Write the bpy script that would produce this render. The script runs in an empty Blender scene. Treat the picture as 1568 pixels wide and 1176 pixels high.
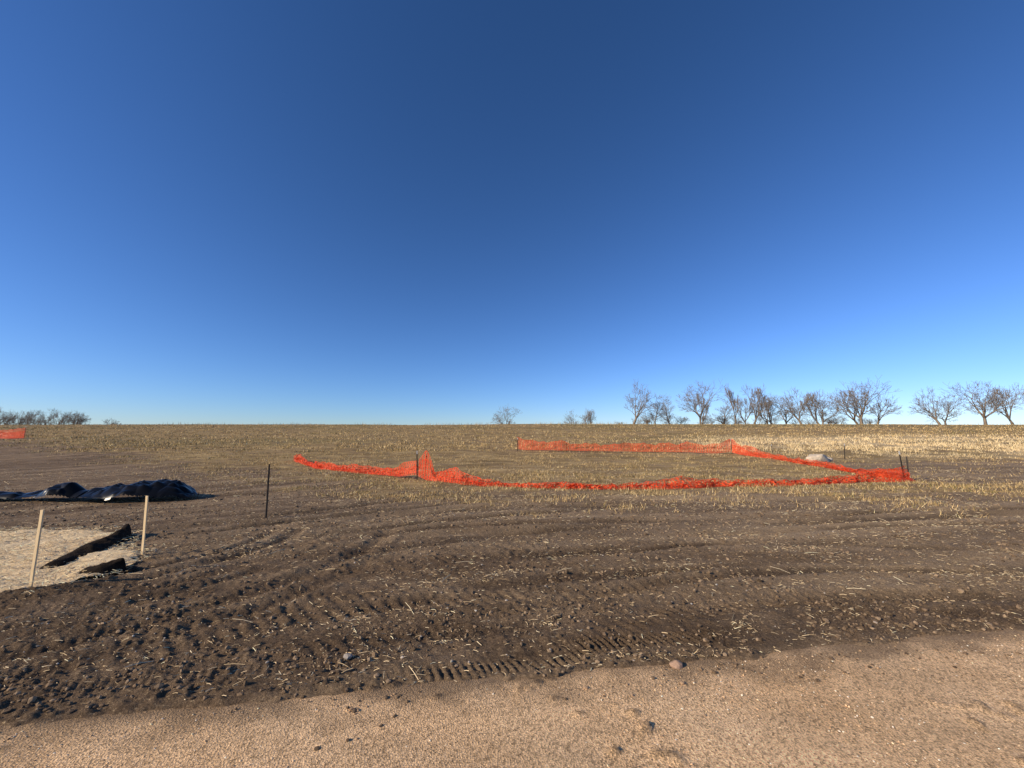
import bpy, math, random
import numpy as np
from mathutils import Vector
random.seed(7); rng=np.random.default_rng(7)
scene=bpy.context.scene
R=math.radians

# ---------------------------------------------------------------- noise
def _h(ix,iy,seed):
    n=(ix.astype(np.int64)*374761393+iy.astype(np.int64)*668265263+seed*974634777)&0xffffffff
    n=((n^(n>>13))*1274126177)&0xffffffff
    n=((n^(n>>16))*2246822519)&0xffffffff
    n=n^(n>>15)
    return (n&0xffffff)/float(0xffffff)
def vn(x,y,seed=0):
    x=np.asarray(x,float);y=np.asarray(y,float)
    ix=np.floor(x);iy=np.floor(y);fx=x-ix;fy=y-iy
    fx=fx*fx*(3-2*fx);fy=fy*fy*(3-2*fy)
    a=_h(ix,iy,seed);b=_h(ix+1,iy,seed);c=_h(ix,iy+1,seed);d=_h(ix+1,iy+1,seed)
    return (a*(1-fx)+b*fx)*(1-fy)+(c*(1-fx)+d*fx)*fy
def fbm(x,y,seed=0,o=3):
    # octaves rotated so the lattice never lines up with the world axes
    x=np.asarray(x,float);y=np.asarray(y,float)
    s=0;a=.5;t=0
    for i in range(o):
        th=.5+i*1.1;c,n=math.cos(th),math.sin(th);f=2**i
        s=s+a*vn((x*c-y*n)*f+17.3*i,(x*n+y*c)*f+5.1*i,seed+i*13);t+=a;a*=.5
    return s/t
def sst(a,b,x):
    t=np.clip((np.asarray(x,float)-a)/(b-a),0,1);return t*t*(3-2*t)

# ---------------------------------------------------------------- terrain functions
_Y=np.arange(-400,1500,0.5)
_sl=np.interp(_Y,[-400,10,30,88,112,140,190,260,1500],[0,0,.06,.06,0,-.035,-.03,0,0])
_Z=np.concatenate([[0],np.cumsum(_sl[:-1]*.5)])
def base(x,y):
    x=np.asarray(x,float);y=np.asarray(y,float)
    z=np.interp(y,_Y,_Z)
    far=sst(14,60,y)
    z=z+far*(fbm(x/45+3,y/30,5,2)-.5)*.55
    z=z+sst(6,14,y)*(fbm(x/5,y/4,9,2)-.5)*.10
    return z
def road_edge(x): return 2.78+.155*x
def grass_edge(x):
    x=np.asarray(x,float)
    return np.where(x<-3,11.2+(-x-3)*.60,11.2+.03*np.clip(x,0,100))
def grassmask(x,y):
    e=grass_edge(x); n=(fbm(x/1.8,y/1.2,21,4)-.5)*9
    g=sst(-3.6,3.4,y-e+n)
    lane=sst(13.5,16,x)*sst(12.5,14,y+n*.3)*(1-sst(19,22.5,y-.12*(x-15)+n*.4))
    return g*(1-.8*lane)
def streak(x,y):
    xl=np.clip(-(x+.8),0,50)
    return y-.13*x+.30*xl**1.4
def streak2(x,y):
    return y-.42*x+.045*x*x
RUTS=[(0,3.6,.12,.016),(0,4.25,.16,.022),(0,4.6,.10,.018),(0,5.5,.2,.030),(0,6.1,.13,.024),(0,6.7,.2,.030),(0,7.3,.16,.034),(0,9.0,.3,.04),(0,9.8,.2,.04),(0,11.0,.3,.04),
      (1,3.2,.14,.026),(1,3.9,.1,.022),(1,4.6,.14,.028),(1,5.1,.10,.02),(1,6.6,.22,.034),(1,8.2,.2,.03),(1,2.2,.15,.024),
      (2,2.45,.10,.020),(2,2.85,.12,.026),(2,3.35,.10,.022),(2,3.7,.09,.020),(2,4.35,.14,.026),(2,4.75,.10,.020)]
def rutprof(x,y):
    S=(streak(x,y),streak2(x,y),np.hypot(x+6.4,(y-6.3)*1.05));d=0;m0=0;m1=0
    arc=sst(-6.4,-4.8,x)*(1-sst(-2.2,-.6,x))*(1-sst(6.2,7.4,y))
    for f,c,w,a in RUTS:
        s=S[f]
        q=(s-c-(vn(x/3,0*x+c,50)-.5)*(.45 if f<2 else .2))/w
        m=sst(.3,.65,vn(x/1.9+c*7,y/2,51))*1.2
        if f==1: m=m*(1-sst(5,7,np.abs(x)))*(1-.7*arc)
        if f==0: m=m*(1-.8*arc)
        if f==2: m=(.35+.7*m)*arc
        d=d+a*(-np.exp(-q*q)+.6*np.exp(-(q-1.5)**2*2.2)+.5*np.exp(-(q+1.5)**2*2.2))*m
        m0=np.maximum(m0,np.exp(-q**4)*m)
        m1=np.maximum(m1,np.exp(-(np.abs(q)-1.6)**2*3)*m)
        if f<2:
            lug=np.sin((x*.9+.6*(s-c))*2*math.pi/.105)*.008*sst(.4,.62,vn(x/1.4+c*3,0*x+2,52))
        else:
            lug=np.sin((np.arctan2(y-6.3,x+6.4)*c+q*.03)*2*math.pi/.075)*.0042*arc*sst(.35,.6,vn(x/.6+c,y/.6,53))
        d=d+lug*np.exp(-(q/1.2)**4)*(1-sst(5.5,8,y))
    return d,m0,m1
def tread(x,y):
    T=0;M=0
    for off,w,x0,x1,am in ((.36,.10,.5,1.55,1.1),(.18,.09,-.6,.55,.85),(.40,.08,-3.0,-1.2,.4)):
        q=(y-(road_edge(x)+off+(vn(x/.5,0*x,54)-.5)*.04))/w
        m=am*sst(x0-.3,x0+.1,x)*(1-sst(x1-.1,x1+.3,x))*np.exp(-q**4)
        saw=((x+.5*y+(vn(x/.3,y*0,57)-.5)*.035)/.062)%1.0
        tri=np.abs(saw-.5)*2
        T=T+(sst(.25,.75,tri)*.028-.016)*m*(.4+.8*vn(x/.15,y/.08,56));M=np.maximum(M,np.minimum(m,1))
    return T,M
def detail(x,y):
    nearf=1-sst(9,22,y)
    inroad=sst(-.04,.10,y-road_edge(x)+ (fbm(x/.22,y/.22,31,3)-.5)*.22)
    T,M=tread(x,y)
    d=(fbm(x/.7,y/.45,40,2)-.5)*.035
    d+=(fbm(x/.11,y/.09,41,3)-.5)*.024*(.35+1.1*vn(x/1.1,y/.8,42))*(1-.6*M)
    d+=(np.clip(fbm(x/.045,y/.04,43,2)-.48,0,1))*.060*(.3+vn(x/.7,y/.5,44))*(1-sst(5,9,y))*(1-.6*M)
    d+=rutprof(x,y)[0]*(1-.7*M)+T
    d=d*nearf+ (1-nearf)*(fbm(x/.8,y/.8,60,2)-.5)*.07
    return d*inroad-.045*(1-inroad)*(y>-4)

def mesh_np(name,V,F,smooth=True,col=None,attrs=None,mats=(),uv=None):
    me=bpy.data.meshes.new(name)
    V=np.asarray(V,np.float32);F=np.asarray(F,np.int32)
    n,k=F.shape
    me.vertices.add(len(V));me.vertices.foreach_set("co",V.ravel())
    me.loops.add(n*k);me.loops.foreach_set("vertex_index",F.ravel())
    me.polygons.add(n);me.polygons.foreach_set("loop_start",np.arange(0,n*k,k,dtype=np.int32))
    me.polygons.foreach_set("use_smooth",np.full(n,smooth))
    me.update(calc_edges=True)
    if col is not None:
        a=me.color_attributes.new("Col",'FLOAT_COLOR','POINT')
        c=np.ones((len(V),4),np.float32);c[:,:3]=col
        a.data.foreach_set("color",c.ravel())
    for k2,v in (attrs or {}).items():
        a=me.attributes.new(k2,'FLOAT','POINT');a.data.foreach_set("value",np.asarray(v,np.float32).ravel())
    if uv is not None:
        u=me.uv_layers.new(name="UVMap");u.data.foreach_set("uv",np.asarray(uv,np.float32)[F.ravel()].ravel())
    for m in mats: me.materials.append(m)
    ob=bpy.data.objects.new(name,me);scene.collection.objects.link(ob)
    return ob

# ---------------------------------------------------------------- materials
def newmat(name):
    m=bpy.data.materials.new(name);m.use_nodes=True
    nt=m.node_tree;b=nt.nodes["Principled BSDF"];b.inputs["Roughness"].default_value=.9
    b.inputs["Specular IOR Level"].default_value=.2
    return m,nt,b
def N(nt,t,**k):
    n=nt.nodes.new(t)
    for a,v in k.items(): setattr(n,a,v)
    return n
def noise(nt,scale,detail=4,rough=.6,vec=None):
    n=N(nt,"ShaderNodeTexNoise");n.inputs["Scale"].default_value=scale;n.inputs["Detail"].default_value=detail
    n.inputs["Roughness"].default_value=rough
    if vec is not None: nt.links.new(vec,n.inputs["Vector"])
    return n.outputs["Fac"]
def ramp(nt,fac,stops):
    r=N(nt,"ShaderNodeValToRGB");e=r.color_ramp.elements
    while len(e)<len(stops): e.new(.5)
    for i,(p,c) in enumerate(stops):
        e[i].position=p;e[i].color=(*c,1) if not isinstance(c,(int,float)) else (c,c,c,1)
    nt.links.new(fac,r.inputs[0]);return r.outputs[0]
def mix(nt,f,a,b,mode='MIX'):
    m=N(nt,"ShaderNodeMix",data_type='RGBA',blend_type=mode)
    for i,v in ((0,f),(6,a),(7,b)):
        if isinstance(v,bpy.types.NodeSocket): nt.links.new(v,m.inputs[i])
        elif isinstance(v,(int,float)): m.inputs[i].default_value=v
        else: m.inputs[i].default_value=(*v,1)
    return m.outputs[2]
def math_(nt,op,a,b=0.0):
    m=N(nt,"ShaderNodeMath",operation=op)
    for i,v in ((0,a),(1,b)):
        if isinstance(v,bpy.types.NodeSocket): nt.links.new(v,m.inputs[i])
        else: m.inputs[i].default_value=v
    return m.outputs[0]
def attr(nt,name,out="Fac"):
    a=N(nt,"ShaderNodeAttribute");a.attribute_name=name;return a.outputs[out]
def bump(nt,b,h,dist,st=1.0,prev=None):
    n=N(nt,"ShaderNodeBump");n.inputs["Distance"].default_value=dist;n.inputs["Strength"].default_value=st
    nt.links.new(h,n.inputs["Height"])
    if prev is not None: nt.links.new(prev,n.inputs["Normal"])
    if b is not None: nt.links.new(n.outputs[0],b.inputs["Normal"])
    return n.outputs[0]
def objvec(nt,scale=(1,1,1)):
    t=N(nt,"ShaderNodeTexCoord");mp=N(nt,"ShaderNodeMapping");mp.inputs["Scale"].default_value=scale
    nt.links.new(t.outputs["Object"],mp.inputs[0]);return mp.outputs[0]

# ground
mg,nt,b=newmat("soil_and_stubble")
v=objvec(nt);vs=objvec(nt,(.45,1,1))
soil=ramp(nt,noise(nt,2.2,8,.7,vs),[(.25,(.096,.062,.036)),(.5,(.165,.110,.066)),(.75,(.26,.18,.112))])
soil=mix(nt,attr(nt,"dry"),soil,mix(nt,.6,soil,(.48,.34,.20)))
soil=mix(nt,attr(nt,"rut_shade"),soil,(.068,.045,.029))  # rut floors darkened so tracks show: shade put into the colour
soil=mix(nt,attr(nt,"berm_light"),soil,(.38,.27,.165))  # rut shoulders lightened in colour, painted light to lift the track relief
fine=ramp(nt,noise(nt,60,4,.75,v),[(.3,.50),(.7,1.45)])
soil=mix(nt,1.0,soil,fine,'MULTIPLY')
chaff=ramp(nt,noise(nt,60,3,.75,vs),[(.59,0.0),(.66,1.0)])
chaff=math_(nt,'MULTIPLY',chaff,ramp(nt,noise(nt,1.1,4,.6,vs),[(.38,0.08),(.62,.85)]))
soil=mix(nt,chaff,soil,(.58,.42,.24))
gr=ramp(nt,noise(nt,.9,9,.8,vs),[(.28,(.130,.088,.038)),(.45,(.28,.188,.082)),(.58,(.46,.32,.145)),(.75,(.63,.46,.22))])
gm=math_(nt,'ADD',attr(nt,"grass"),math_(nt,'MULTIPLY',math_(nt,'SUBTRACT',noise(nt,5,6,.8,vs),.5),1.8))
gm=ramp(nt,gm,[(.45,0.0),(.75,1.0)])
gm=math_(nt,'MULTIPLY',gm,attr(nt,"grass"))
gm=math_(nt,'MULTIPLY',gm,ramp(nt,noise(nt,1.3,9,.85,vs),[(.40,.15),(.52,1.0)]))
gr=mix(nt,attr(nt,"pale"),gr,(.76,.57,.31))
gr=mix(nt,attr(nt,"green"),gr,(.18,.15,.05))
c=mix(nt,gm,soil,gr);nt.links.new(c,b.inputs["Base Color"])
p=bump(nt,None,noise(nt,9,8,.75,v),.04,.8)
bump(nt,b,noise(nt,70,5,.7,v),.012,1,p)
b.inputs["Specular IOR Level"].default_value=.05

# road
mr,nt,b=newmat("compacted_gravel")
v=objvec(nt);vr=objvec(nt,(.25,1,1))
a=ramp(nt,noise(nt,1.3,6,.6,v),[(.3,(.80,.505,.26)),(.7,(.93,.62,.345))])
a=mix(nt,1.0,a,ramp(nt,noise(nt,2.6,5,.65,vr),[(.35,.86),(.65,1.12)]),'MULTIPLY')
vo=N(nt,"ShaderNodeTexVoronoi");vo.inputs["Scale"].default_value=95;nt.links.new(v,vo.inputs["Vector"])
sp=ramp(nt,vo.outputs["Color"],[(.1,.42),(.45,1.05),(.95,1.5)])
a=mix(nt,.85,a,sp,'MULTIPLY')
a=mix(nt,1.0,a,ramp(nt,noise(nt,150,4,.8,v),[(.3,.5),(.7,1.5)]),'MULTIPLY')
a=mix(nt,attr(nt,"dirt"),a,(.17,.115,.07))
nt.links.new(a,b.inputs["Base Color"]);b.inputs["Specular IOR Level"].default_value=.05
p=bump(nt,None,vo.outputs["Distance"],.011,.9)
p=bump(nt,None,noise(nt,14,6,.7,v),.008,.3,p)
bump(nt,b,noise(nt,110,4,.8,v),.010,.9,p)

def colmat(name,rough=.85,spec=.15,trans=0):
    m,nt,b=newmat(name)
    c=attr(nt,"Col","Color");nt.links.new(c,b.inputs["Base Color"])
    b.inputs["Roughness"].default_value=rough;b.inputs["Specular IOR Level"].default_value=spec
    return m
m_blade=colmat("dry_grass");m_clod=colmat("soil_clod",.95,.05);m_straw=colmat("straw")

# ---------------------------------------------------------------- ground sheet
rows=[-300,-200,-120,-70,-40,-22,-12,-7,-4,-2,-1,0,.5,1,1.3]
y=1.5
while y<125: rows.append(y); y+=max(.013,.0052*y)
while y<900: rows.append(y); y*=1.05
rows=np.array(rows)
nc=980
t=np.linspace(-1,1,nc)
w=np.maximum(rows,1.5)*1.75+2.2
core=.93
T,Yg=np.meshgrid(t,rows);W=np.repeat(w[:,None],nc,1)
A=np.abs(T)
ex=np.clip((A-core)/(1-core),0,1)
X=np.sign(T)*(np.minimum(A,core)/core*W+(np.exp(ex*6)-1)/(math.e**6-1)*(900-W))
Zg=base(X,Yg)+detail(X,Yg)
g=grassmask(X,Yg)
sk=streak(X,Yg)
dry=np.clip(sst(-3,6,X+(fbm(X/2,Yg/2,70,2)-.5)*6)*.35+.35*sst(3.8,6,Yg)+(fbm(X/5,sk/.5,71,3)-.48)*1.5-.10,0,1)
_,m0,m1=rutprof(X,Yg);ff=(1-sst(9,13,Yg))
rut_shade=np.clip(m0*.6*sst(.3,.6,fbm(X/2.5,sk/.5,75,2))*ff,0,.7)  # mask for shade painted along the rut floors
berm_light=np.clip(m1*.35*sst(.35,.7,fbm(X/1.2,Yg/.4,76,3))*ff*sst(3.2,4.4,Yg),0,.5)  # mask for light painted on the rut shoulders
pale=np.clip(sst(10,20,X+(Yg-30)*-.3)*sst(22,27,Yg)*(1-sst(40,52,Yg))*.8*sst(.3,.6,fbm(X/6,Yg/3,72,2)),0,1)
green=np.clip(sst(.50,.66,fbm(X/14,Yg/7,73,3))*.4*sst(18,40,Yg)+sst(60,90,Yg)*sst(0,20,X)*.45,0,1)*(1-pale)
V=np.stack([X,Yg,Zg],-1).reshape(-1,3)
nr=len(rows);I=np.arange(nr*nc).reshape(nr,nc)
F=np.stack([I[:-1,:-1],I[:-1,1:],I[1:,1:],I[1:,:-1]],-1).reshape(-1,4)
mesh_np("ground",V,F,attrs={"grass":g,"dry":dry,"pale":pale,"green":green,"rut_shade":rut_shade,"berm_light":berm_light},mats=[mg])

# ---------------------------------------------------------------- gravel road
ys=np.concatenate([np.linspace(-6,1.2,30),np.arange(1.23,4.6,.022)])
sx=np.concatenate([-np.geomspace(200,6.2,40),np.arange(-6,6.01,.025),np.geomspace(6.2,200,40)])
XX,U=np.meshgrid(sx,ys)
YY=U-2.78+road_edge(XX)
ZZ=base(XX,YY)+.002+(fbm(XX/.6,YY/.5,80,2)-.5)*.010+(fbm(XX/.08,YY/.08,81,2)-.5)*.003
over=sst(-.05,.32,U-2.78)
ZZ-=over*.05+sst(.3,.9,U-2.78)*.12
cl=np.clip(fbm(XX/.09,YY/.08,83,2)-.66,0,1)*.12*sst(.45,.7,vn(XX/.7,YY/.4,84));ZZ+=cl
dirt=np.clip(sst(-.35,.12,U-2.78+(fbm(XX/.25,YY/.15,82,3)-.5)*.5)*.7+sst(.004,.015,cl)*.5,0,1)
V=np.stack([XX,YY,ZZ],-1).reshape(-1,3);I=np.arange(XX.size).reshape(XX.shape)
F=np.stack([I[:-1,:-1],I[:-1,1:],I[1:,1:],I[1:,:-1]],-1).reshape(-1,4)
mesh_np("gravel_road",V,F,attrs={"dirt":dirt},mats=[mr])

def gz(x,y): return base(x,y)+detail(x,y)

# ---------------------------------------------------------------- scatter helpers
def scatter(n,y0,y1,spread=1.65,extra=1.5):
    y=np.exp(rng.uniform(math.log(y0),math.log(y1),n))
    x=rng.uniform(-1,1,n)*(spread*y+extra)
    return x,y
def jitcol(n,cols,var=.25):
    cols=np.array(cols);c=cols[rng.integers(0,len(cols),n)]
    return c*(1+rng.uniform(-var,var,(n,1)))

def blades(x,y,z,h,w,lean,col,name,mat):
    n=len(x);a=rng.uniform(0,math.pi,n);l=rng.uniform(0,2*math.pi,n);lm=rng.uniform(0,1,n)*lean*h
    dx=np.cos(a)*w/2;dy=np.sin(a)*w/2
    P0=np.stack([x-dx,y-dy,z-.01],-1);P1=np.stack([x+dx,y+dy,z-.01],-1)
    P2=np.stack([x+np.cos(l)*lm,y+np.sin(l)*lm,z+h],-1)
    V=np.stack([P0,P1,P2],1).reshape(-1,3)
    C=np.repeat(np.minimum(col,.9),3,0)
    return mesh_np(name,V,np.arange(n*3).reshape(-1,3),smooth=False,col=C,mats=[mat])

def grass_layer(n,y0,y1,per,hh,ww,name,thr=.25):
    x,y=scatter(n,y0,y1)
    g=grassmask(x,y);k=rng.uniform(0,1,n)<g*(.06+1.25*sst(.42,.60,fbm(x/1.0,y/.8,90,3)))
    x=x[k];y=y[k]
    x=np.repeat(x,per)+rng.normal(0,.04,len(x)*per)*(1+np.repeat(y,per)/15)
    y=np.repeat(y,per)+rng.normal(0,.04,len(y)*per)*(1+np.repeat(y,per)/15)
    n=len(x);z=gz(x,y)
    h=hh*rng.uniform(.3,1.25,n)*(.5+1.0*fbm(x/3,y/3,91,2));w=ww*(.6+.8*rng.uniform(0,1,n))*(1+y/30)
    f=fbm(x/9,y/5,73,3)
    c=jitcol(n,[(.72,.50,.235),(.58,.40,.18),(.40,.27,.115),(.78,.59,.31),(.26,.175,.075),(.33,.225,.11)],.3)
    gsel=rng.uniform(0,1,n)<(.05+.26*sst(.50,.70,f))
    c[gsel]=jitcol(gsel.sum(),[(.26,.21,.068),(.31,.24,.082),(.2,.165,.048)])
    pl=sst(10,20,x+(y-30)*-.3)*sst(22,27,y)*(1-sst(40,52,y))
    psel=rng.uniform(0,1,n)<pl*.8
    c[psel]=jitcol(psel.sum(),[(.84,.66,.38),(.76,.58,.32)],.12)
    h=h*(1+.3*pl)
    blades(x,y,z,h,w,1.1,c,name,m_blade)
grass_layer(38000,8,34,6,.10,.010,"stubble_grass")
grass_layer(44000,28,118,4,.16,.022,"hillside_grass")
n=3200;x=rng.uniform(-150,150,n);y=rng.uniform(92,116,n)
k=rng.uniform(0,1,n)<sst(.5,.75,vn(x/9,y/50,95));x=x[k];y=y[k];n=len(x)
blades(x,y,gz(x,y),rng.uniform(.25,.95,n),np.full(n,.07),.3,jitcol(n,[(.45,.34,.17),(.32,.24,.12)]),"tall_weeds",m_blade)

# straw litter
def straw_quads(x,y,L,w,tilt,col,name,lift=.004):
    n=len(x);a=rng.normal(0,.9,n);z=gz(x,y)+lift
    t=rng.normal(0,tilt,n)
    d=np.stack([np.cos(a)*np.cos(t),np.sin(a)*np.cos(t),np.sin(t)],-1)*L[:,None]/2
    s=np.stack([-np.sin(a),np.cos(a),0*a],-1)*w[:,None]/2
    up=np.zeros((n,3));up[:,2]=w*.5
    c=np.stack([x,y,z+np.abs(d[:,2])*.8],-1)
    bend=np.zeros((n,3));bend[:,2]=L*.04;bend[:,:2]=s[:,:2]*rng.normal(0,1.2,(n,1))
    P=[c-d-s,c-d+up,c-d+s, c+bend-s,c+bend+up,c+bend+s, c+d-s,c+d+up,c+d+s]
    V=np.stack(P,1).reshape(-1,3)
    B=np.arange(n)[:,None]*9
    F=np.concatenate([B+np.array([[0,1,4,3]]),B+np.array([[1,2,5,4]]),B+np.array([[3,4,7,6]]),B+np.array([[4,5,8,7]])],0)
    return mesh_np(name,V,F,smooth=False,col=np.repeat(np.minimum(col,.9),9,0),mats=[m_straw])
xs=[];yss=[]
x,y=scatter(110000,2.7,18)
dens=(.15+.50*sst(.49,.73,fbm(x/1.1,streak(x,y)/.3,100,3)))*(.7+.3*sst(3.5,5.5,y))+.55*sst(-6,-1,y-grass_edge(x))*sst(.4,.62,fbm(x/1.5,y/.6,101,3))
k=(y>road_edge(x)+.05)&(rng.uniform(0,1,len(x))<dens)
xs.append(x[k]);yss.append(y[k])
for cx,cy,r,n in ((-3.6,5.65,.28,200),(.26,3.55,.07,30),(1.95,3.5,.06,30),(5.1,4.75,.3,80),(6.0,4.6,.2,50),(-1.2,3.35,.08,18),(-2.0,2.72,.12,25),(-2.6,3.9,.2,25),(3.4,6.4,.4,80),(-.5,3.25,.08,16),(2.4,3.35,.12,25),(4.3,5.6,.35,70),(-1.4,7.6,.5,120),(-4.2,7.4,.5,120),(7.5,7.2,.6,120),(9.5,6.2,.6,100)):
    xs.append(rng.normal(cx,r,n));yss.append(rng.normal(cy,r*.6,n))
x=np.concatenate(xs);y=np.concatenate(yss);n=len(x)
L=(.008+.032*rng.uniform(0,1,n)**2)*(1+(rng.uniform(0,1,n)<.02)*2.6)*(1+y/8);w=rng.uniform(.0020,.0046,n)*(1+y/12)
straw_quads(x,y,L,w,.2,jitcol(n,[(.76,.57,.33),(.60,.44,.24),(.43,.31,.17),(.84,.67,.42),(.32,.22,.12)]),"straw_litter")

# clods and pebbles
def _ico():
    import bmesh
    bm=bmesh.new();bmesh.ops.create_icosphere(bm,subdivisions=1,radius=1)
    V=np.array([v.co[:] for v in bm.verts]);F=np.array([[v.index for v in f.verts] for f in bm.faces]);bm.free();return V,F
IV,IF=_ico()
def lumps(x,y,z,r,col,name,mat,flat=.65,jit=.3):
    n=len(x);k=len(IV)
    s=r[:,None]*rng.uniform(.7,1.35,(n,3));s[:,2]*=flat
    V=IV[None]*(1+rng.uniform(-jit,jit,(n,k,1)))*s[:,None,:]
    a=rng.uniform(0,6.28,n);ca,sa=np.cos(a)[:,None],np.sin(a)[:,None]
    vx=V[...,0]*ca-V[...,1]*sa;vy=V[...,0]*sa+V[...,1]*ca
    V=np.stack([vx+x[:,None],vy+y[:,None],V[...,2]+(z+r*.15)[:,None]],-1).reshape(-1,3)
    F=(IF[None]+(np.arange(n)*k)[:,None,None]).reshape(-1,3)
    return mesh_np(name,V,F,smooth=False,col=np.repeat(np.minimum(col,.9),k,0),mats=[mat])
x,y=scatter(60000,2.5,12)
k=(y>road_edge(x)-.02)&(rng.uniform(0,1,len(x))<.15+.8*sst(.42,.65,fbm(x/.8,y/.4,110,3)));x=x[k];y=y[k];n=len(x)
r=.0035+.012*rng.uniform(0,1,n)**4*(1+y/8)
lumps(x,y,gz(x,y),r,jitcol(n,[(.19,.128,.078),(.13,.088,.054),(.28,.195,.12)]),"soil_clods",m_clod,.8)
n=900;x=rng.uniform(-4,5,n);y=road_edge(x)-np.abs(rng.normal(0,.18,n))
k=rng.uniform(0,1,n)<sst(.4,.7,vn(x/.4,y/.3,111));x=x[k];y=y[k];n=len(x)
lumps(x,y,base(x,y)+.004,.003+.012*rng.uniform(0,1,n)**3,jitcol(n,[(.2,.135,.08),(.4,.26,.15),(.14,.095,.06)]),"spilled_clods",m_clod)
n=26000;y=rng.uniform(1.3,4,n);x=rng.uniform(-5,6,n);k=y<road_edge(x)-.02;x=x[k];y=y[k];n=len(x)
lumps(x,y,base(x,y)+.001,.002+.004*rng.uniform(0,1,n)**4,jitcol(n,[(.80,.52,.29),(.87,.62,.37),(.50,.33,.18),(.85,.71,.54),(.36,.24,.15)]),"road_gravel",m_clod,.85)
x,y=scatter(450,2.9,11);k=y>road_edge(x)+.05;x=x[k];y=y[k];n=len(x)
lumps(x,y,gz(x,y)+.003,.004+.010*rng.uniform(0,1,n)**2,jitcol(n,[(.5,.42,.33),(.4,.32,.25),(.6,.54,.45)]),"field_pebbles",m_clod)

# ---------------------------------------------------------------- rocks
def rock(name,x,y,r,col,flat=.7,seed=1,sink=.25):
    import bmesh
    bm=bmesh.new();bmesh.ops.create_icosphere(bm,subdivisions=4,radius=1)
    P=np.array([v.co[:] for v in bm.verts])
    d=fbm(P[:,0]*1.3+seed*9,P[:,1]*1.3+P[:,2]*1.1,seed,3);d2=fbm(P[:,0]*5+seed,P[:,2]*5+P[:,1]*4,seed+4,2)
    P=P*(.72+.5*d+.1*d2)[:,None]
    rr=np.random.default_rng(seed)
    for _ in range(7):
        nrm=rr.normal(size=3);nrm/=np.linalg.norm(nrm);h=P@nrm-.72;m=h>0;P[m]-=nrm*h[m][:,None]*.85
    P*=r*np.array([1.15,.9,flat])
    for v,p in zip(bm.verts,P): v.co=p
    me=bpy.data.meshes.new(name);bm.to_mesh(me);bm.free()
    me.polygons.foreach_set("use_smooth",np.full(len(me.polygons),True))
    m,nt,b=newmat("rock_mat")
    v=objvec(nt);c=ramp(nt,noise(nt,3/r,6,.7,v),[(.3,tuple(q*.6 for q in col)),(.7,tuple(min(.9,q*1.25) for q in col))])
    nt.links.new(c,b.inputs["Base Color"]);bump(nt,b,noise(nt,8/r,6,.7,v),r*.08,.6)
    me.materials.append(m);o=bpy.data.objects.new(name,me);scene.collection.objects.link(o)
    o.location=(x,y,float(gz(x,y))+r*flat*(1-sink*2)*.8);return o
rock("rock",1.16,2.95,.045,(.42,.27,.18),.8,3,.05)
rock("rock",-1.18,3.01,.030,(.34,.29,.24),.6,5,.05)
rock("rock",1.62,2.76,.02,(.14,.10,.07),.6,6,0)
rock("rock",.45,2.84,.022,(.2,.14,.10),.6,8,0)
rock("boulder",16.6,21.3,.48,(.62,.51,.37),.75,4)
rock("boulder",17.5,21.8,.25,(.55,.45,.34),.7,9)

# ---------------------------------------------------------------- posts
def prism(bm,prof,z0,z1,cx=0,cy=0):
    a=[bm.verts.new((cx+p[0],cy+p[1],z0)) for p in prof];c=[bm.verts.new((cx+p[0],cy+p[1],z1)) for p in prof]
    n=len(prof)
    for i in range(n): bm.faces.new((a[i],a[(i+1)%n],c[(i+1)%n],c[i]))
    bm.faces.new(a[::-1]);bm.faces.new(c)
import bmesh
m_wood,nt,b=newmat("pine_lath")
v=objvec(nt,(18,18,1.2))
nt.links.new(ramp(nt,noise(nt,6,6,.7,v),[(.3,(.66,.46,.24)),(.7,(.85,.66,.39))]),b.inputs["Base Color"])
bump(nt,b,noise(nt,14,4,.7,v),.002,.6)
m_steel,nt,b=newmat("weathered_steel")
v=objvec(nt);nt.links.new(ramp(nt,noise(nt,25,5,.7,v),[(.35,(.035,.033,.028)),(.7,(.10,.075,.055))]),b.inputs["Base Color"])
b.inputs["Metallic"].default_value=.4;b.inputs["Roughness"].default_value=.6
m_white,nt,b=newmat("painted_tip")
v=objvec(nt);nt.links.new(ramp(nt,noise(nt,30,5,.7,v),[(.35,(.45,.43,.38)),(.6,(.7,.68,.63))]),b.inputs["Base Color"])
def finish(bm,name,mats,x,y,rot=0,tilt=(0,0)):
    me=bpy.data.meshes.new(name);bmesh.ops.recalc_face_normals(bm,faces=bm.faces[:]);bm.to_mesh(me);bm.free()
    for m in mats: me.materials.append(m)
    o=bpy.data.objects.new(name,me);scene.collection.objects.link(o)
    o.location=(x,y,float(gz(x,y)));o.rotation_euler=(tilt[0],tilt[1],rot);return o
def lath(x,y,h,rot=0,tilt=(0,0),w=.034,t=.014):
    bm=bmesh.new()
    nseg=8;lv=[]
    for i in range(nseg+1):
        z=-.15+(h+.15)*i/nseg;ox=random.uniform(-.0015,.0015)
        f=.15 if i==0 else 1
        lv.append([bm.verts.new((ox+sx*w/2*f,sy*t/2*f,z+(random.uniform(-.004,.004) if i==nseg else 0))) for sx,sy in ((-1,-1),(1,-1),(1,1),(-1,1))])
    for i in range(nseg):
        for j in range(4): bm.faces.new((lv[i][j],lv[i][(j+1)%4],lv[i+1][(j+1)%4],lv[i+1][j]))
    bm.faces.new(lv[0][::-1]);bm.faces.new(lv[-1])
    bmesh.ops.bevel(bm,geom=[e for e in bm.edges if len(e.link_faces)==2 and e.calc_face_angle()>1],offset=.0015,segments=1,affect='EDGES')
    return finish(bm,"wooden_stake",[m_wood],x,y,rot,tilt)
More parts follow.
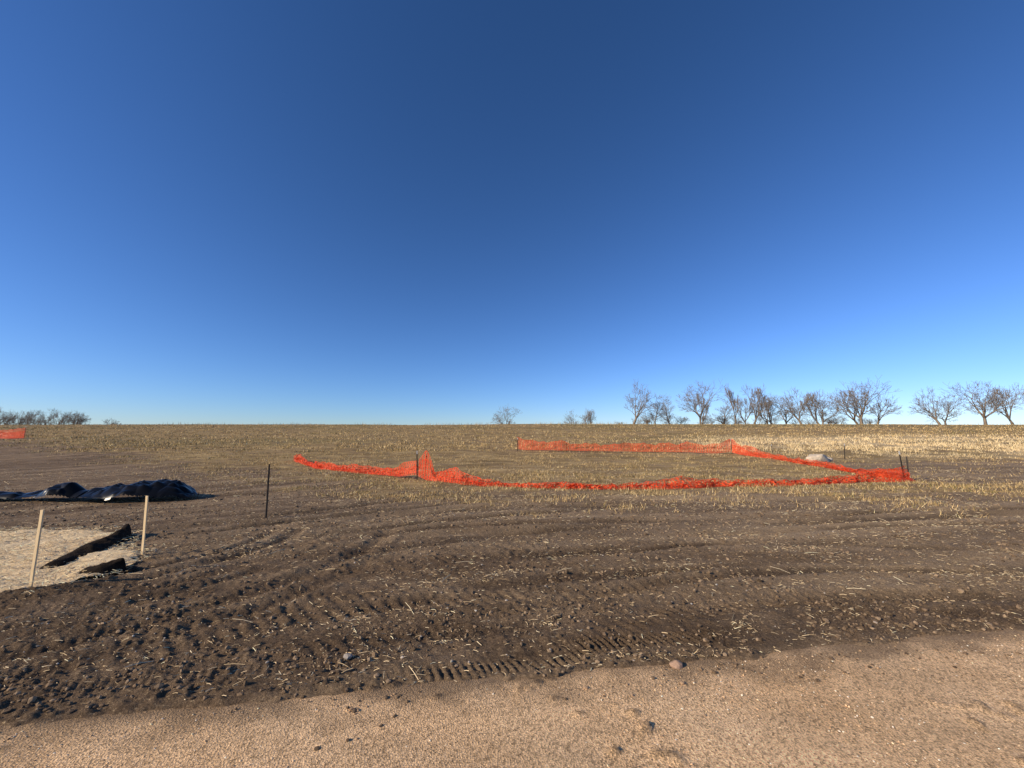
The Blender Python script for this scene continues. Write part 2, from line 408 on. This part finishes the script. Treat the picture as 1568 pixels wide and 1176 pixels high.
def tpost(x,y,h,rot=0,tilt=(0,0),tip=True,k=1.0):
    bm=bmesh.new()
    T=[(-.02,-.004),(.02,-.004),(.02,.0),(.0025,.0),(.0025,.03),(-.0025,.03),(-.0025,0),(-.02,0)]
    T=[(a*k,c*k) for a,c in T]
    prism(bm,T,-.3,h-.12)
    nf=len(bm.faces)
    prism(bm,T,h-.12,h)
    bm.faces.ensure_lookup_table()
    if tip:
        for f in bm.faces[nf:]: f.material_index=1
    z=.08
    while z<h-.05:
        prism(bm,[(-.006*k,-.010*k),(.006*k,-.010*k),(.006*k,-.0041*k),(-.006*k,-.0041*k)],z,z+.012);z+=.06
    return finish(bm,"steel_t_post",[m_steel,m_white],x,y,rot,tilt)
lath(-5.03,4.28,.79,-.12,(0,R(0)));lath(-4.97,5.45,.77,-.15,(R(1),R(-1.5)))
tpost(-4.79,7.8,1.03,.4,(0,R(-1)),False,.75)
tpost(-3.42,14.25,1.05,.2,(0,R(-2)));tpost(-3.15,14.2,.9,.0,(0,R(4)),False)
tpost(.4,28.5,.95,0);tpost(14.6,26,1.0,0);tpost(14.05,14.15,1.05,0,(0,R(-3)));tpost(14.38,14.3,.85,.5,(0,R(3)),False)
tpost(7.6,27.3,.75,0,(0,R(2)),False);tpost(11.5,26.6,.75,0,(0,R(-3)),False);tpost(3.9,27.9,.75,0)
tpost(-52.6,42,1.35,0);tpost(-57,42.5,1.3,0)
tpost(17.8,26.8,.6,0);tpost(19.5,23,.9,0,(0,R(5)))

# ---------------------------------------------------------------- orange safety fence
m_or,nt,b=newmat("orange_plastic_netting")
uvn=N(nt,"ShaderNodeUVMap");sep=N(nt,"ShaderNodeSeparateXYZ");nt.links.new(uvn.outputs[0],sep.inputs[0])
def cell(o,per,duty):
    f=math_(nt,'FRACT',math_(nt,'DIVIDE',o,per));return math_(nt,'LESS_THAN',f,duty)
g1=math_(nt,'MAXIMUM',cell(sep.outputs[0],.11,.26),cell(sep.outputs[1],.085,.30))
g1=math_(nt,'MAXIMUM',g1,math_(nt,'GREATER_THAN',sep.outputs[1],1.12))
v=objvec(nt)
c=ramp(nt,noise(nt,3,5,.7,v),[(.3,(.78,.07,.018)),(.7,(1.0,.15,.05))]);nt.links.new(c,b.inputs["Base Color"])
b.inputs["Roughness"].default_value=.5
tr=N(nt,"ShaderNodeBsdfTransparent");tl=N(nt,"ShaderNodeBsdfTranslucent");nt.links.new(c,tl.inputs[0])
m1=N(nt,"ShaderNodeMixShader");m1.inputs[0].default_value=.3;nt.links.new(b.outputs[0],m1.inputs[1]);nt.links.new(tl.outputs[0],m1.inputs[2])
m2=N(nt,"ShaderNodeMixShader");nt.links.new(g1,m2.inputs[0]);nt.links.new(tr.outputs[0],m2.inputs[1]);nt.links.new(m1.outputs[0],m2.inputs[2])
nt.links.new(m2.outputs[0],nt.nodes["Material Output"].inputs[0])
def fence(key,parent,name,seed,layers=1,step=.045,rowsn=18):
    K=np.array(key,float)                    # x,y,top,bottom,lay
    d=np.concatenate([[0],np.cumsum(np.hypot(np.diff(K[:,0]),np.diff(K[:,1])))])
    s=np.arange(0,d[-1]+step*.5,step)
    P=[np.interp(s,d,K[:,i]) for i in range(5)]
    for L in range(layers):
        sd=seed+L*31
        px=P[0];py=P[1]+(vn(s/.8,s*0,sd)-.5)*.16+L*.06
        top=P[2]*(1+(fbm(s/1.1,s*0+3,sd,3)-.5)*1.5*np.clip(1.2-P[2],.12,1))+(vn(s/.22,s*0+9,sd)-.5)*.07
        Vs=[];UV=[]
        slack=np.clip(1.1-P[2],0,1)
        for r in range(rowsn):
            q=r/(rowsn-1)
            fold=slack*(fbm(s/.3,s*0+q*5,sd+1,2)-.5)*.55
            yy=py-P[4]*(1-q)**1.3*(.5+vn(s/.7,s*0+4,sd+5))+fold*np.sin(q*math.pi)
            xx=px+slack*(fbm(s/.4,s*0+q*4,sd+2,2)-.5)*.3
            zz=P[3]+(top-P[3])*q+slack*(fbm(s/.16,s*0+q*6,sd+3,2)-.5)*.28*np.sin(q*math.pi)
            if L>0: zz=zz*.7
            Vs.append(np.stack([xx,yy,base(xx,yy)+np.maximum(zz,.01)],-1));UV.append(np.stack([s,s*0+q*1.15],-1))
        V=np.concatenate(Vs);UVa=np.concatenate(UV);n=len(s);I=np.arange(n*rowsn).reshape(rowsn,n)
        F=np.stack([I[:-1,:-1],I[:-1,1:],I[1:,1:],I[1:,:-1]],-1).reshape(-1,4)
        o=mesh_np(name if L==0 else name+"_fold",V,F,mats=[m_or],uv=UVa);o.parent=parent
fe=bpy.data.objects.new("orange_safety_fence",None);scene.collection.objects.link(fe)
fence([(-12.3,22.3,.22,0,.2),(-11.5,21.3,.45,0,.2),(-10.6,20.4,.28,0,.2),(-9.5,19.2,.22,0,.3),(-8.5,18.3,.34,0,.3),(-7.3,17.3,.18,0,.3),(-5.6,16,.30,.02,.2),(-4.2,14.9,.5,.1,.15),(-3.45,14.3,.85,.28,.05)],fe,"netting_left",1,2)
fence([(-3.45,14.28,.8,.25,.02),(-3.1,14.15,1.15,.05,.05),(-2.95,14.1,.95,.0,.1),(-2.75,14.0,.42,0,.2),(-2.2,13.9,.46,0,.3),(-1.7,13.5,.30,0,.35),(-1.0,13.1,.17,0,.4),(.4,12.6,.11,0,.35),(2.4,12.35,.14,0,.3),(4.5,12.55,.18,0,.35),(5.4,12.7,.27,0,.35),(7,13.0,.13,0,.35),(9.7,13.4,.14,0,.3),(12,13.9,.24,0,.3),(13.2,14.1,.42,0,.35),(14.15,14.15,.5,.02,.2)],fe,"netting_front",2,2)
fence([(.4,28.5,1.0,.15,0),(.9,28.4,.72,.1,.1),(3,28,.60,.1,.1),(5,27.7,.55,.1,.1),(7.6,27.3,.7,.12,.1),(9.5,27,.6,.1,.1),(11.5,26.6,.7,.1,.1),(13.5,26.2,.62,.05,.1),(14.6,26,1.0,.15,0)],fe,"netting_back",3,1)
fence([(14.6,26,1.0,.12,0),(14.9,24.8,.6,0,.2),(15.1,23,.36,0,.3),(14.9,20,.25,0,.3),(14.6,17.5,.24,0,.3),(14.3,15.5,.3,0,.3),(14.15,14.2,.5,0,.2)],fe,"netting_right",4,2)
fe2=bpy.data.objects.new("orange_safety_fence",None);scene.collection.objects.link(fe2)
fence([(-66,43,1.2,.05,0),(-60,42.5,1.05,.0,0),(-55,42.2,.9,.0,.1),(-52.6,42,1.15,.1,0)],fe2,"netting",6,2)

# ---------------------------------------------------------------- erosion blanket (straw) with a dark ridge standing in for a shadow
m_bl,nt,b=newmat("straw_blanket")
v=objvec(nt,(1,1,1));v2=objvec(nt,(14,60,10))
c=ramp(nt,noise(nt,2,5,.8,v2),[(.3,(.60,.41,.20)),(.5,(.84,.63,.36)),(.75,(.92,.75,.48))])
c=mix(nt,ramp(nt,noise(nt,25,5,.75,v),[(.58,0.0),(.70,.7)]),c,(.33,.22,.115))
nt.links.new(c,b.inputs["Base Color"]);bump(nt,b,noise(nt,50,5,.8,v),.012,1)
poly=np.array([(-10.5,3.7),(-5.35,4.1),(-4.95,4.26),(-4.65,4.6),(-4.78,5.1),(-4.98,5.5),(-5.5,5.7),(-5.95,6.2),(-6.25,6.62),(-6.9,6.75),(-10.5,7.0)])
def sdist(px,py,poly):
    inside=np.zeros(px.shape,bool);dm=np.full(px.shape,1e9);n=len(poly)
    for i in range(n):
        a=poly[i];c=poly[(i+1)%n];e=c-a
        tt=np.clip(((px-a[0])*e[0]+(py-a[1])*e[1])/(e@e),0,1)
        dm=np.minimum(dm,np.hypot(px-a[0]-tt*e[0],py-a[1]-tt*e[1]))
        cond=((a[1]>py)!=(c[1]>py))&(px<(c[0]-a[0])*(py-a[1])/((c[1]-a[1])+1e-12)+a[0]);inside^=cond
    return np.where(inside,dm,-dm)
def patch(name,x0,x1,y0,y1,st,zf,mats,keep,smooth=True):
    gx=np.arange(x0,x1,st);gy=np.arange(y0,y1,st);XX,YY=np.meshgrid(gx,gy)
    ZZ=zf(XX,YY);K=keep(XX,YY)
    V=np.stack([XX,YY,ZZ],-1).reshape(-1,3);I=np.arange(XX.size).reshape(XX.shape)
    F=np.stack([I[:-1,:-1],I[:-1,1:],I[1:,1:],I[1:,:-1]],-1).reshape(-1,4)
    kk=K.ravel()[F].all(1);F=F[kk];used=np.unique(F);mp=np.full(len(V),-1);mp[used]=np.arange(len(used))
    return mesh_np(name,V[used],mp[F],mats=mats,smooth=smooth)
def seg(px,py,a,c):
    a=np.array(a);c=np.array(c);e=c-a;tt=np.clip(((px-a[0])*e[0]+(py-a[1])*e[1])/(e@e),0,1)
    return np.hypot(px-a[0]-tt*e[0],py-a[1]-tt*e[1]),tt
def bl_z(x,y):
    d=sdist(x,y,poly);z=np.maximum(base(x,y)+.035+(fbm(x/.6,y/.5,120,3)-.5)*.08,gz(x,y)+.008)
    return z+(fbm(x/.05,y/.05,121,2)-.5)*.02-.03*(1-sst(0,.1,d))
patch("straw_erosion_blanket",-10.5,-4.4,3.6,7.1,.022,bl_z,[m_bl],lambda x,y:sdist(x,y,poly)+(fbm(x/.12,y/.12,122,3)-.5)*.35>0)
x=rng.uniform(-10,-4.4,11000);y=rng.uniform(3.8,6.9,11000);k=sdist(x,y,poly)>-.15;x=x[k];y=y[k];n=len(x)
straw_quads(x,y,rng.uniform(.03,.09,n),rng.uniform(.003,.006,n),.2,jitcol(n,[(.85,.64,.36),(.70,.50,.27),(.9,.74,.46),(.48,.33,.17)]),"blanket_straw",.045)
m_dk,nt,b=newmat("dark_soil_and_shade");v=objvec(nt)  # near-black: painted shadow on the ridge, dark soil on the mound
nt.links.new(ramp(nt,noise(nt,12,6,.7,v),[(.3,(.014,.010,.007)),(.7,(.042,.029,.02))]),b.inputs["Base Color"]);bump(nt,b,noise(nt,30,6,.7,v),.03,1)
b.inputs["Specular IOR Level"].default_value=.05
def ridge_z(a,c,w,h,sd):
    def f(x,y):
        d,tt=seg(x,y,a,c);ww=w*(.35+.65*np.sin(np.clip(tt*.9+.1,0,1)*math.pi)**.6)
        return base(x,y)+.02+h*np.maximum(0,1-(d/ww)**2)**.6*(.45+1.1*fbm(x/.14,y/.14,sd,3))*(.4+.6*tt)
    return f
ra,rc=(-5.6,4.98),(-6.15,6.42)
patch("shadow_ridge",-6.6,-5.2,4.7,6.8,.015,ridge_z(ra,rc,.17,.15,130),[m_dk],lambda x,y:seg(x,y,ra,rc)[0]<.2)  # near-black strip standing in for the shadow of the blanket's raised edge
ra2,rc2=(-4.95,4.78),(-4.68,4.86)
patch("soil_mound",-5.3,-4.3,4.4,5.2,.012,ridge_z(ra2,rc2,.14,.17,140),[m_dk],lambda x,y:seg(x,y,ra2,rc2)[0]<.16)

# ---------------------------------------------------------------- black plastic sheeting (crumpled film: sharp creases between flat facets)
m_pl,nt,b=newmat("black_plastic")
b.inputs["Base Color"].default_value=(.006,.006,.006,1);b.inputs["Roughness"].default_value=.30;b.inputs["Specular IOR Level"].default_value=.16
rt=np.random.default_rng(44)
_cx=rt.uniform(-17.5,-7.5,900);_cy=rt.uniform(8.8,11.8,900);_ch=rt.uniform(-1,1,900);_gx=rt.normal(0,1,900);_gy=rt.normal(0,1,900)
def crumple(x,y,n=900):
    # blend of randomly tilted facets around scattered centres
    sh=x.shape;xf=x.ravel();yf=y.ravel();best=np.full(xf.shape,-9.0)
    for i in range(n):
        m=(np.abs(xf-_cx[i])<.6)&(np.abs(yf-_cy[i])<.6)
        if not m.any(): continue
        dx=xf[m]-_cx[i];dy=yf[m]-_cy[i]
        v=.10+_ch[i]*.05-np.hypot(dx,dy*1.3)*.42+.16*(_gx[i]*dx+_gy[i]*dy)
        best[m]=np.maximum(best[m],v)
    return np.clip(best,-.12,.2).reshape(sh)
def tarp_env(x,y):
    cy=10.2+.04*(x+10)+(vn(x/.8,x*0,149)-.5)*.3
    u=(y-cy)
    prof=np.interp(x,[-17,-14.5,-13.2,-12.0,-11.75,-11.5,-11.2,-10.95,-10.75,-10.5,-10.0,-9.3,-8.8,-8.5,-8.3],[.05,.10,.10,.10,.20,.36,.34,.10,.08,.20,.30,.40,.32,.14,.02])
    wd=np.interp(x,[-17,-13,-11.9,-11.4,-10.9,-10.5,-9.5,-8.7,-8.2],[.22,.26,.30,.4,.28,.55,.8,.6,.2])
    return prof,np.maximum(0,1-(u/wd)**2)**.5
def tarp_z(x,y):
    prof,e=tarp_env(x,y)
    return base(x,y)+.02+(prof*(.8)+(crumple(x,y)+.02)*(.8+1.2*prof))*e
patch("black_plastic_sheeting",-17,-8.2,9.2,11.3,.022,tarp_z,[m_pl],lambda x,y:tarp_env(x,y)[1]>.12+.4*vn(x/.25,y/.25,155),False)

# ---------------------------------------------------------------- bare trees
m_bark,nt,b=newmat("bark");v=objvec(nt)
nt.links.new(ramp(nt,noise(nt,1.2,5,.7,v),[(.3,(.16,.12,.085)),(.7,(.32,.25,.18))]),b.inputs["Base Color"])
bump(nt,b,noise(nt,12,5,.7,v),.05,.8)
def tree_segs(seed,height,spread=1.0,trunkfrac=.2,depth=6,minr=.02,side=.35,up=.2,width=1.0):
    rd=random.Random(seed);S=[]
    def rv(): return Vector((rd.gauss(0,1),rd.gauss(0,1),rd.gauss(0,1)))
    def grow(p,d,L,r,k):
        n=3
        for i in range(n):
            d=(d+rv()*.12+Vector((0,0,up*.2 if k>0 else 0))).normalized()
            q=p+d*(L/n);r2=max(minr,r*.9)
            S.append((p,q,r,r2));p=q;r=r2
            if k>=1 and k<depth and rd.random()<side:
                ax=d.cross(rv()).normalized();dd=(d*.7+ax*.9*spread+Vector((0,0,up*.6))).normalized()
                grow(p,dd,L*rd.uniform(.45,.75),max(minr,r*.5),k+1)
        if k<depth:
            nb=rd.choice([2,2,2,3]) if k>0 else rd.choice([3,4])
            a0=rd.uniform(0,6.28)
            u=d.cross(Vector((.3,.5,.8))).normalized();w=d.cross(u)
            for j in range(nb):
                a=a0+j*6.28/nb+rd.uniform(-.4,.4)
                ang=rd.uniform(.25,.65)*spread
                dd=(d*math.cos(ang)+(u*math.cos(a)+w*math.sin(a))*math.sin(ang)+Vector((0,0,up*.4))).normalized()
                grow(p,dd,L*rd.uniform(.62,.95)*(1.15 if k==0 else 1),max(minr,r*rd.uniform(.62,.80)),k+1)
    grow(Vector((0,0,-.5)),Vector((rd.uniform(-.12,.12),rd.uniform(-.1,.1),1)).normalized(),height*trunkfrac,height*.030,0)
    mz=max(s[1].z for s in S);f=height/mz
    rad=sorted(math.hypot(s[1].x,s[1].y) for s in S)[int(len(S)*.90)]*f
    g=height*.40*width/rad
    return [(Vector((a.x*f*g,a.y*f*g,a.z*f)),Vector((b_.x*f*g,b_.y*f*g,b_.z*f)),r1,r2) for a,b_,r1,r2 in S]
def segs_mesh(name,S):
    A=np.array([s[0][:] for s in S]);B=np.array([s[1][:] for s in S]);r1=np.array([s[2] for s in S]);r2=np.array([s[3] for s in S])
    d=B-A;d/=np.linalg.norm(d,axis=1)[:,None]+1e-9
    ref=np.where(np.abs(d[:,2:3])>.9,np.array([[1.,0,0]]),np.array([[0,0,1.]]))
    u=np.cross(d,ref);u/=np.linalg.norm(u,axis=1)[:,None];w=np.cross(d,u)
    k=4;ring=[]
    for P,r in ((A,r1),(B,r2)):
        for j in range(k):
            a=j*2*math.pi/k;ring.append(P+(u*math.cos(a)+w*math.sin(a))*r[:,None])
    V=np.stack(ring,1).reshape(-1,3);n=len(S);b0=np.arange(n)[:,None]*2*k
    F=np.concatenate([b0+np.array([[j,(j+1)%k,k+(j+1)%k,k+j]]) for j in range(k)],0)
    return mesh_np(name,V,F,mats=[m_bark])
variants=[]
for i,(h,sp,tf,dp,sd_,wd) in enumerate([(14,1.0,.20,6,.27,1.0),(14,1.1,.18,6,.26,1.15),(13,.7,.22,6,.25,.6),(12,1.15,.18,6,.22,1.05),(14,.95,.20,6,.27,.95)]):
    S=tree_segs(20+i,h,sp,tf,dp,.021,sd_,.2,wd);variants.append((S,h))
used={}
def place_tree(vi,x,y,h,wide=1.0,rot=0):
    if vi not in used:
        o=segs_mesh("bare_tree",variants[vi][0]);used[vi]=o.data
    else:
        o=bpy.data.objects.new("bare_tree",used[vi]);scene.collection.objects.link(o)
    s=h/variants[vi][1];o.scale=(s*wide,s*wide,s);o.rotation_euler=(0,0,rot);o.location=(x,y,float(base(x,y))-.1)
for vi,x,y,h,wd,rt_ in [(0,40.5,130,16.2,1.0,0),(3,49.5,134,12.2,.95,1),(1,63,130,16.2,.95,2),(2,68.5,140,14,.8,.5),(2,75,130,15.2,.7,1.2),(4,82,132,15,.95,4),
    (3,90,134,12.4,1.1,2.2),(0,99,132,14.5,1,3),(3,107,134,13.3,1,5),(1,117,130,16.5,1.1,.8),(4,122,136,15,1.1,2),(3,57,140,11,.9,3),(2,93,140,11.5,1.2,3.3),(4,110,138,14.4,1,1),(0,126,134,13.5,1,5),
    (4,86,142,12.5,1,2.7),(1,102,144,13.3,1,4.4),(3,79,144,11.8,1,1.5),(0,145,131,14.6,1.0,2.5),(1,159,130,16.5,1.1,4.2),(4,171,132,15.5,1,.3),(3,152,136,13,1,.3),(2,178,132,14,1,0),
    (1,-3.2,205,16,.9,1),(3,36,190,13,.9,2),(0,31,195,13,.9,2.2),(4,41,195,13,.8,2)]:
    place_tree(vi,x,y,h,wd,rt_)
allS=[]
rd=random.Random(5)
small=[tree_segs(60+i,9,1.05,.16,5,.022,.3,.2,1.0) for i in range(4)]
def addmass(x,y,s,v,L,k=1.0):
    z=float(base(x,y))-.3
    for a,b_,r1,r2 in small[v]:
        L.append((a*s+Vector((x,y,z)),b_*s+Vector((x,y,z)),r1*s*k,r2*s*k))
for i in range(34):
    x=-236+i*2.0+rd.uniform(-1,1);addmass(x,158+rd.uniform(-4,8),(1.36-.015*i)*rd.uniform(.55,1.12),i%4,allS,1.1)
o=segs_mesh("distant_treeline",allS)
br=[]
for i in range(50):
    x=rd.uniform(34,130);addmass(x,136+rd.uniform(-3,5),rd.uniform(.3,.65),i%4,br)
segs_mesh("brush_thicket",br)

# ---------------------------------------------------------------- light, sky, camera
el=R(26);rot=R(243)
world=bpy.data.worlds.new("World");scene.world=world;world.use_nodes=True
nt=world.node_tree;bg=nt.nodes["Background"]
sky=nt.nodes.new("ShaderNodeTexSky");sky.sky_type='NISHITA';sky.sun_disc=False;sky.sun_elevation=el;sky.sun_rotation=rot
sky.air_density=1.0;sky.dust_density=.1;sky.ozone_density=3.0;sky.altitude=300
ST=.09
sp=nt.nodes.new("ShaderNodeSeparateColor");cb=nt.nodes.new("ShaderNodeCombineColor");nt.links.new(sky.outputs[0],sp.inputs[0])
for i,(gam,amp) in enumerate(((1.26,1.08),(1.16,1.24),(1.22,1.86))):
    q=math_(nt,'MULTIPLY',math_(nt,'POWER',math_(nt,'MULTIPLY',sp.outputs[i],ST),gam),amp/ST)
    nt.links.new(q,cb.inputs[i])
nt.links.new(cb.outputs[0],bg.inputs[0]);bg.inputs[1].default_value=ST
sv=Vector((math.sin(rot)*math.cos(el),math.cos(rot)*math.cos(el),math.sin(el)))
L=bpy.data.lights.new("sun","SUN");L.energy=5;L.angle=R(.5);L.color=(1,.86,.66)
lo=bpy.data.objects.new("sun",L);scene.collection.objects.link(lo);lo.rotation_euler=sv.to_track_quat('Z','Y').to_euler();lo.location=(-20,-10,20)
cam=bpy.data.cameras.new("camera");co=bpy.data.objects.new("camera",cam);scene.collection.objects.link(co)
cam.sensor_width=36;cam.lens=591/1568*36;cam.clip_start=.05;cam.clip_end=5000
co.location=(0,0,1.6);co.rotation_euler=(R(97.7),0,0);scene.camera=co
scene.view_settings.view_transform='Standard';scene.view_settings.look='None';scene.view_settings.exposure=0
